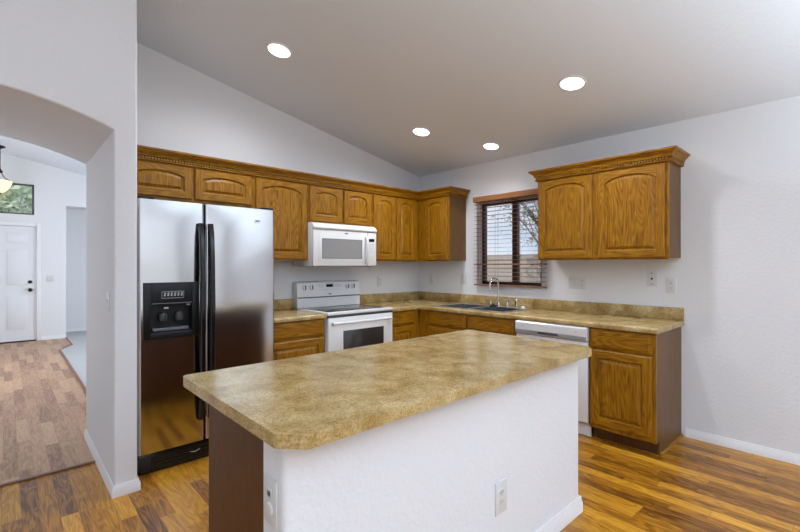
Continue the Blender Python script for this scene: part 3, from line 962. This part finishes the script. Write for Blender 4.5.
# dispenser
gx0, gx1, gz0, gz1 = -3.315, -2.978, .872, 1.240
b = MB()
yf = RF - .012
cx0, cx1, cz0, cz1 = -3.272, -3.020, .915, 1.098
b.box(gx0, cx0, yf, RF - .0005, gz0, gz1, .002); b.box(cx1, gx1, yf, RF - .0005, gz0, gz1, .002)
b.box(cx0, cx1, yf, RF - .0005, gz0, cz0, .002); b.box(cx0, cx1, yf, RF - .0005, cz1, gz1, .002)
b.box(cx0, cx1, -.745, -.740, cz0, cz1)
w = .002
b.box(cx0, cx0 + w, -.745, yf, cz0, cz1); b.box(cx1 - w, cx1, -.745, yf, cz0, cz1); b.box(cx0, cx1, -.745, yf, cz0, cz0 + w); b.box(cx0, cx1, -.745, yf, cz1 - w, cz1)
dp = part('ice_dispenser', b, 'black_matte', frz, 'black ice and water dispenser')
b = MB(); b.box(cx0 + .005, cx1 - .005, yf - .001, yf + .004, cz1 + .004, cz1 + .006)
b.box(-3.21, -3.075, yf - .0015, yf + .001, 1.135, 1.138); b.box(-3.21, -3.075, yf - .0015, yf + .001, 1.178, 1.181)
b.box(-3.21, -3.208, yf - .0015, yf + .001, 1.135, 1.181); b.box(-3.077, -3.075, yf - .0015, yf + .001, 1.135, 1.181)
part('control_outline', b, 'grey', dp)
b = MB()
for k in range(6):
    x = -3.197 + k * .0205
    b.box(x, x + .011, yf - .0015, yf + .001, 1.150, 1.160); b.box(x + .002, x + .013, yf - .0015, yf + .001, 1.164, 1.172); b.box(x + .003, x + .006, yf - .0015, yf + .001, 1.150, 1.172)
part('control_icons', b, 'lightmark', dp)
for x in (-3.19, -3.09):
    b = MB(); b.lathe([(0, 0), (.026, .0), (.030, .012), (.026, .05), (.012, .06), (0, .06)], (x, RF + .032, .985), (0, 0, 1), 18); part('paddle', b, mat('dark_paddle', (.045, .045, .048), .25), dp)
b = MB(); b.box(cx0 + .012, cx1 - .02, RF - .008, RF + .045, cz0 + .006, cz0 + .026, .004); part('drip_tray', b, mat('tray_grey', (.12, .13, .15), .25), dp)
b = MB(); b.box(-3.19, -3.165, RF + .004, RF + .02, 1.066, 1.075); part('nozzle', b, 'lightmark', dp); b = MB(); b.box(-3.05, -3.03, RF + .004, RF + .02, 1.082, 1.09); part('nozzle', b, 'lightmark', dp)
# logo, grille, hinges
b = MB(); b.lathe([(0, 0), (.012, 0), (.010, .0015), (0, .002)], (0, 0, 0), (0, -1, 0), 20)
for v in b.bm.verts: v.co = Vector((v.co.x * 1.9 - 2.552, v.co.y + RF - .0003, v.co.z * .45 + 1.690))
b.box(-2.578, -2.534, RF - .0012, RF - .0002, 1.675, 1.678)
part('emblem', b, 'mark', frd)
b = MB(); b.box(RX0 + .005, RX1 - .005, -.795, -.72, .004, .128, .006)
part('base_grille', b, 'black', fr)
b = MB()
for k in range(4): b.box(RX0 + .07, RX1 - .07, -.799, -.7955, .03 + k * .02, .038 + k * .02, .001)
part('vent_slats', b, 'black_matte', fr)
b = MB(); b.tube([(-3.03, -.797, .075), (-3.0, -.803, .068), (-2.965, -.797, .078)], .0025, 6); part('grille_clip', b, 'grey', fr)
for x in (RX0 + .05, RX1 - .055):
    b = MB(); b.box(x - .045, x + .05, -.79, -.68, RT + .0005, RT + .018, .004); part('hinge_cover', b, 'black_matte', fr)

# ------------------------------------------------------------------ range
GX0, GX1 = -1.819, -1.037
rg = thing('range', 'white freestanding electric range with black glass cooktop', 'range', ((GX0 + GX1) / 2, -.33, 0))
b = MB(); b.box(GX0, GX1, -.60, -.012, .02, .895, .003); part('body', b, 'white', rg)
b = MB(); b.box(GX0, GX1, -.655, -.10, .8955, .922, .006); ck = part('cooktop', b, 'white', rg)
b = MB(); b.box(GX0 + .03, GX1 - .03, -.60, -.13, .9222, .925, .001); part('glass_surface', b, 'cooktop', ck, 'black ceramic glass surface')
for (x, y, r) in ((-1.62, -.46, .10), (-1.24, -.46, .08), (-1.62, -.24, .075), (-1.24, -.24, .10)):
    b = MB(); b.lathe([(r, 0), (r, .0004), (r - .003, .0004), (r - .003, 0)], (x, y, .9251), n=40); part('burner_ring', b, 'grey', ck)
# backguard
b = MB()
b.prism([(-.100, .922), (-.012, .922), (-.012, 1.188), (-.062, 1.188), (-.085, 1.175), (-.105, 1.03), (-.100, 1.026)], 'x', GX0, GX1, bev=.004)
bgd = part('backguard', b, 'white', rg)
b = MB(); b.box(GX0 + .006, GX1 - .006, -.1065, -.095, 1.020, 1.029); part('gap', b, 'mark', bgd, 'dark seam')
sl = (1.175 - 1.03); 
def bgy(z): return -.105 + (z - 1.03) / sl * .020
dirn = Vector((0, -1, .138)).normalized()
for x in (-1.735, -1.655, -1.205, -1.130):
    z = 1.125
    c = (x, bgy(z) - .0005, z)
    b = MB(); b.lathe([(0, 0), (.024, 0), (.024, .003), (.0215, .004), (.019, .02), (0, .021)], c, dirn, 24); kb = part('knob', b, 'white_soft', bgd)
    b = MB(); b.lathe([(.027, 0), (.027, .0016), (.0245, .0016), (.0245, 0)], c, dirn, 28); part('dial_ring', b, 'grey', kb)
    b = MB(); b.box(x - .003, x + .003, c[1] - .032, c[1] - .0195, z - .017, z + .022, .001); part('grip', b, 'mark', kb)
b = MB(); b.box(-1.475, -1.395, bgy(1.14) - .006, bgy(1.14) + .01, 1.125, 1.155, .001); part('display', b, 'black', bgd)
b = MB()
for i in range(4):
    for (zz) in (1.145, 1.128):
        x = -1.385 + i * .026; b.box(x, x + .015, bgy(zz) - .0022, bgy(zz) + .002, zz - .003, zz + .003)
        x = -1.565 + i * .022; 
        if i < 3: b.box(x, x + .012, bgy(zz) - .0022, bgy(zz) + .002, zz - .003, zz + .003)
for i in range(9): b.box(-1.53 + i * .024, -1.518 + i * .024, bgy(1.10) - .0022, bgy(1.10) + .002, 1.097, 1.102)
part('button_print', b, 'grey', bgd)
b = MB(); b.lathe([(0, 0), (.012, 0), (.010, .0015), (0, .002)], (0, 0, 0), (0, -1, 0), 20)
for v in b.bm.verts: v.co = Vector((v.co.x * 1.7 - 1.435, v.co.y + bgy(1.052) - .0003, v.co.z * .5 + 1.052))
part('emblem', b, 'mark', bgd)
# oven door
b = MB(); b.box(GX0 + .004, GX1 - .004, -.655, -.601, .20, .872, .007); od = part('oven_door', b, 'white', rg)
b = MB(); b.box(GX0 + .165, GX1 - .125, -.6575, -.6545, .40, .745, .002); part('window', b, 'glass_dark', od)
b = MB()
for k in range(15): pass
b.tube([(GX0 + .05 + (GX1 - GX0 - .1) * k / 14, -.682 - .016 * math.sin(PI * k / 14), .822) for k in range(15)], .0125, 12)
b.box(GX0 + .035, GX0 + .07, -.69, -.6545, .808, .836, .004); b.box(GX1 - .07, GX1 - .035, -.69, -.6545, .808, .836, .004)
part('handle', b, 'white', od)
b = MB(); b.box(GX0 + .004, GX1 - .004, -.650, -.601, .035, .19, .006); part('drawer', b, 'white', rg)
b = MB(); b.box(GX0 + .002, GX1 - .002, -.652, -.60, .8745, .8948, .0); part('gap', b, 'mark', rg, 'dark seam')

# ------------------------------------------------------------------ microwave
MX0, MX1, MF, MZ0, MZ1 = -1.818, -1.047, -.40, 1.345, 1.766
mw = thing('microwave', 'white over-the-range microwave hung below the short cabinet', 'microwave', ((MX0 + MX1) / 2, -.2, MZ0))
b = MB(); b.box(MX0, MX1, -.362, -.002, MZ0, MZ1, .003); part('body', b, 'white_soft', mw)
b = MB(); b.box(MX0 + .04, MX1 - .04, -.35, -.03, MZ0 - .004, MZ0 + .001); part('underside', b, 'mark', mw)
b = MB(); b.prism([(-.363, 1.700), (-.395, 1.700), (-.412, 1.712), (-.412, 1.722), (-.385, 1.752), (-.363, 1.763)], 'x', MX0, MX1, bev=.002); part('vent_hood', b, 'white_soft', mw)
b = MB(); b.box(MX0, -1.168, MF, -.363, MZ0 + .004, 1.697, .006); md = part('door', b, 'white_soft', mw)
b = MB(); b.box(-1.76, -1.205, MF - .0035, MF + .001, 1.385, 1.648, .0015); part('window_frame', b, 'white', md)
b = MB(); b.box(-1.720, -1.245, MF - .0045, MF - .003, 1.422, 1.612); wn_ = part('window', b, 'screen', md, 'grey mesh window')
b = MB()
b.box(-1.722, -1.243, MF - .0052, MF - .0044, 1.610, 1.614); b.box(-1.722, -1.243, MF - .0052, MF - .0044, 1.420, 1.424)
b.box(-1.724, -1.719, MF - .0052, MF - .0044, 1.420, 1.614); b.box(-1.246, -1.241, MF - .0052, MF - .0044, 1.420, 1.614)
part('window_border', b, 'mark', wn_)
b = MB()
b.tube([(-1.187, MF - .003 - .036 * math.sin(PI * k / 14) ** .7, 1.385 + .265 * k / 14) for k in range(15)], .012, 12); part('handle', b, 'white', md)
b = MB(); b.box(-1.163, MX1, MF, -.363, MZ0 + .004, 1.697, .006); cp = part('control_panel', b, 'white_soft', mw)
b = MB(); b.box(-1.145, -1.075, MF - .001, MF + .001, 1.600, 1.632); part('display', b, 'black', cp)
b = MB()
for i in range(5):
    b.box(-1.142, -1.078, MF - .0008, MF + .001, 1.572 - i * .022, 1.575 - i * .022)
for i in range(3):
    for j in range(3):
        b.box(-1.140 + i * .024, -1.128 + i * .024, MF - .0008, MF + .001, 1.44 - j * .022, 1.444 - j * .022)
part('keypad_print', b, 'grey', cp)
b = MB(); b.lathe([(0, 0), (.012, 0), (.010, .0015), (0, .002)], (0, 0, 0), (0, -1, 0), 20)
for v in b.bm.verts: v.co = Vector((v.co.x * 2.0 - 1.435, v.co.y + MF - .0003, v.co.z * .5 + 1.672))
part('emblem', b, 'mark', md)

# ------------------------------------------------------------------ dishwasher
dw = thing('dishwasher', 'white built-in dishwasher under the right counter', 'dishwasher', (-.3, -2.158, 0))
dy0, dy1 = -2.476, -1.840
b = MB(); b.box(-.60, -.03, dy0 + .004, dy1 - .004, .10, CT0 - .004); part('body', b, 'grey', dw)
b = MB(); b.box(-.632, -.6005, dy0 + .003, dy1 - .003, .125, .752, .005); part('door', b, 'white', dw)
b = MB(); b.prism([(-.6005, .757), (-.630, .757), (-.646, .768), (-.650, .790), (-.650, .858), (-.640, .868), (-.6005, .868)], 'y', dy0 + .003, dy1 - .003, bev=.002)
cp = part('control_panel', b, 'white', dw)
b = MB(); b.box(-.6515, -.649, dy0 + .006, dy1 - .006, .770, .797, .001); bnd = part('grip_band', b, mat('grey_band', (.27, .28, .30), .3), cp, 'grey lower band')
b = MB(); b.box(-.6525, -.6505, -2.24, -2.06, .775, .795, .0008); part('handle_recess', b, 'mark', bnd)
b = MB(); b.box(-.6512, -.6495, -1.93, -1.905, .826, .831); b.box(-.6512, -.6495, -2.40, -2.375, .826, .831)
for k in range(5): b.box(-.6512, -.6495, -2.20 - k * .03, -2.19 - k * .03, .838, .841)
b.box(-.6512, -.6495, -2.02, -1.88, .853, .856)
part('panel_print', b, 'grey', cp)
b = MB(); b.box(-.575, -.555, dy0 + .003, dy1 - .003, .004, .118, .002); part('kick_plate', b, 'white_soft', dw)

# ------------------------------------------------------------------ island
IX0, IX1, IY0, IY1 = -3.447, -1.625, -2.962, -2.092
KW = (-3.408, -1.640, -2.872, -2.748)   # knee wall
isl = thing('kitchen_island', 'kitchen island with white knee wall and dark wood end panel', 'island', ((IX0 + IX1) / 2, -2.5, 0))
b = MB()
bm = bmesh.new(); bmesh.ops.create_cube(bm, size=1)
for v in bm.verts:
    v.co = Vector(((KW[0] + KW[1]) / 2 + v.co.x * (KW[1] - KW[0]), (KW[2] + KW[3]) / 2 + v.co.y * (KW[3] - KW[2]), (.0005 + CT0 - .001) / 2 + v.co.z * (CT0 - .0015)))
es = [e for e in bm.edges if abs(e.verts[0].co.z - e.verts[1].co.z) > .1 and e.verts[0].co.y < -2.8]
bmesh.ops.bevel(bm, geom=es, offset=.020, segments=5, profile=.5, affect='EDGES')
b.bm.free(); b.bm = bm
part('knee_wall', b, 'wall', isl, 'white textured half wall')
b = MB(); b.sweep([(KW[1] + .0005, KW[3]), (KW[1] + .0005, KW[2] - .0005), (KW[0] - .0005, KW[2] - .0005), (KW[0] - .0005, KW[3])][::-1], [(0, .0006), (.013, .0006), (.013, .052), (.008, .066), (.007, .085), (0, .085)]); part('baseboard', b, 'trim', isl, 'white baseboard')
b = MB(); CY = -2.255
b.box(KW[0] + .012, KW[0] + .028, KW[3] + .0005, CY, .10, CT0 - .001); b.box(KW[0] + .012, KW[0] + .028, KW[3] + .0005, CY - .07, .0005, .10)
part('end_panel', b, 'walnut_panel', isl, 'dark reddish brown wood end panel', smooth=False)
b = MB(); b.box(KW[0] + .029, KW[1] - .01, KW[3] + .0005, CY - .021, .10, CT0 - .001); b.box(KW[0] + .029, KW[1] - .01, CY - .09, CY - .075, .0005, .10); part('carcass', b, 'veneer', isl, smooth=False)
b = MB(); b.box(KW[0] + .029, KW[1] - .01, CY - .02, CY, .10, CT0 - .001); part('face_frame', b, 'walnut_panel', isl, smooth=False)
xa, xb = KW[0] + .04, KW[1] - .02; n = 4; wv_ = (xb - xa) / n
items = []
for k in range(n):
    items += [('drawer', xa + k * wv_ + .01, xa + (k + 1) * wv_ - .01, RZ0, RZ1, 0), ('door', xa + k * wv_ + .01, xa + (k + 1) * wv_ - .01, DZ0, DZ1, 0)]
cabinet_front(isl, '+y', CY, items, ['walnut_panel', 'walnut_panel'])
# island worktop with clipped corners and rolled edge toward the seating side
c = .062
out = [(IX0 + c, IY0), (IX1 - c, IY0), (IX1, IY0 + c), (IX1, IY1 - c * .4), (IX1 - c * .4, IY1), (IX0 + c * .25, IY1), (IX0, IY1 - c * .25), (IX0, IY0 + c)]
bm = bmesh.new()
v0 = [bm.verts.new((x, y, CT0)) for x, y in out]; v1 = [bm.verts.new((x, y, CT1)) for x, y in out]
bm.faces.new(v0[::-1]); bm.faces.new(v1)
for i in range(8): bm.faces.new((v0[i], v0[(i + 1) % 8], v1[(i + 1) % 8], v1[i]))
bmesh.ops.recalc_face_normals(bm, faces=bm.faces)
ef = bm.edges.get((v1[0], v1[1]))
vs = [bm.edges.get((v0[i], v1[i])) for i in (0, 1, 2, 7)]
bmesh.ops.bevel(bm, geom=[e for e in bm.edges if abs(e.verts[0].co.z - e.verts[1].co.z) > .01], offset=.012, segments=3, profile=.5, affect='EDGES')
te = [e for e in bm.edges if all(abs(v.co.z - CT1) < 1e-5 for v in e.verts) and all(v.co.y < IY0 + .001 for v in e.verts)]
te2 = [e for e in bm.edges if all(abs(v.co.z - CT1) < 1e-5 for v in e.verts) and len(e.link_faces) == 2 and e not in te]
bmesh.ops.bevel(bm, geom=te, offset=.014, segments=5, profile=.5, affect='EDGES')
b = MB(); b.bm.free(); b.bm = bm
part('worktop', b, 'laminate', isl, 'tan mottled laminate worktop with clipped corners', angle=30)
plate('outlet', 'white outlet low on the broad white front of the island', 'outlet', '-y', (-2.392, KW[2], .357), .082, .14, ['outlet'])
plate('phone_plate', 'white plate with jack and round knob on the narrow island end', 'wall plate', '-x', (KW[0], -2.800, .690), .078, .135, ['coax'])

# ------------------------------------------------------------------ recessed ceiling lights
nrm = Vector((-SLOPE, 0, -1)).normalized()   # down, out of the ceiling
places = {
    'recessed ceiling light above the refrigerator side, leftmost': (-2.434, -.927),
    'recessed ceiling light above the range, nearest the back wall corner of the ceiling': (-.916, -.943),
    'large bright recessed ceiling light above the island right end and right wall cabinet': (-.915, -2.486),
    'smallest recessed ceiling light, above the sink and window': (-.323, -1.357)}
for lab, (x, y) in places.items():
    small = 'smallest' in lab
    rr = .074 if small else .082
    z = ceil_z(x); o = Vector((x, y, z))
    L = thing('recessed_light', lab, 'ceiling light', (x, y, z))
    b = MB(); b.lathe([(rr + .002, .0005), (rr + .017, .0005), (rr + .015, .005), (rr, .008), (rr - .001, .0015)], o, nrm, 40); part('trim_ring', b, 'trim', L)
    b = MB(); b.lathe([(0, .0008), (rr * .999, .0008), (rr * .98, .005), (0, .007)], o, nrm, 40); part('lens', b, 'lens', L, 'glowing lens')
    d = bpy.data.lights.new('downlight', 'SPOT'); d.energy = LAMP_W * 4 * (.22 if small else 1); d.spot_size = math.radians(125 if small else 168); d.spot_blend = 1.0; d.shadow_soft_size = .07; d.color = LAMP_COL
    lo = bpy.data.objects.new('downlight', d); COL.objects.link(lo); lo.location = o + nrm * .03
    lo.rotation_euler = Vector((-SLOPE * .5, 0, -1)).to_track_quat('-Z', 'Y').to_euler()

# ------------------------------------------------------------------ entry pendant
px, py, pz = -4.035, 5.6, ceil_z(-4.035)
pl = thing('pendant_lamp', 'hanging amber glass bowl lamp in the entry hall before the transom', 'lamp', (px, py, pz))
b = MB(); b.lathe([(0, .0), (.075, .0), (.07, .02), (.03, .04), (.01, .05), (0, .05)], (px, py, pz - .006), (0, 0, -1)); part('ceiling_cap', b, 'pendant_metal', pl)
b = MB()
zc = pz - .05
while zc > 2.92:
    b.lathe([(.010, -.003), (.013, 0), (.010, .003), (.007, 0), (.010, -.003)], (px, py, zc), (1, 0, 0) if int(zc * 1000) % 2 else (0, 1, 0), 10); zc -= .018
b.cyl((px, py, 2.90), (px, py, pz - .04), .003, n=6)
part('chain', b, 'pendant_metal', pl)
b = MB(); b.lathe([(0, 0), (.03, .0), (.045, .02), (.02, .05), (.01, .08), (0, .08)], (px, py, 2.86))
for k in range(3):
    a = 2 * PI * k / 3 + .2
    ca, sa = math.cos(a), math.sin(a)
    b.tube([(px + .02 * ca, py + .02 * sa, 2.87), (px + .05 * ca, py + .05 * sa, 2.80), (px + .10 * ca, py + .10 * sa, 2.76), (px + .155 * ca, py + .155 * sa, 2.735)], .006, 8)
part('arms', b, 'pendant_metal', pl)
b = MB(); b.lathe([(.155, 0), (.150, -.03), (.125, -.10), (.08, -.16), (.03, -.19), (0, -.195), (0, -.185), (.03, -.18), (.075, -.15), (.118, -.095), (.142, -.03), (.147, 0), (.155, 0)], (px, py, 2.73)); part('glass_bowl', b, 'pendant_glass', pl)
b = MB(); b.lathe([(0, 0), (.018, 0), (.02, -.012), (.008, -.03), (0, -.035)], (px, py, 2.537)); part('finial', b, 'pendant_metal', pl)
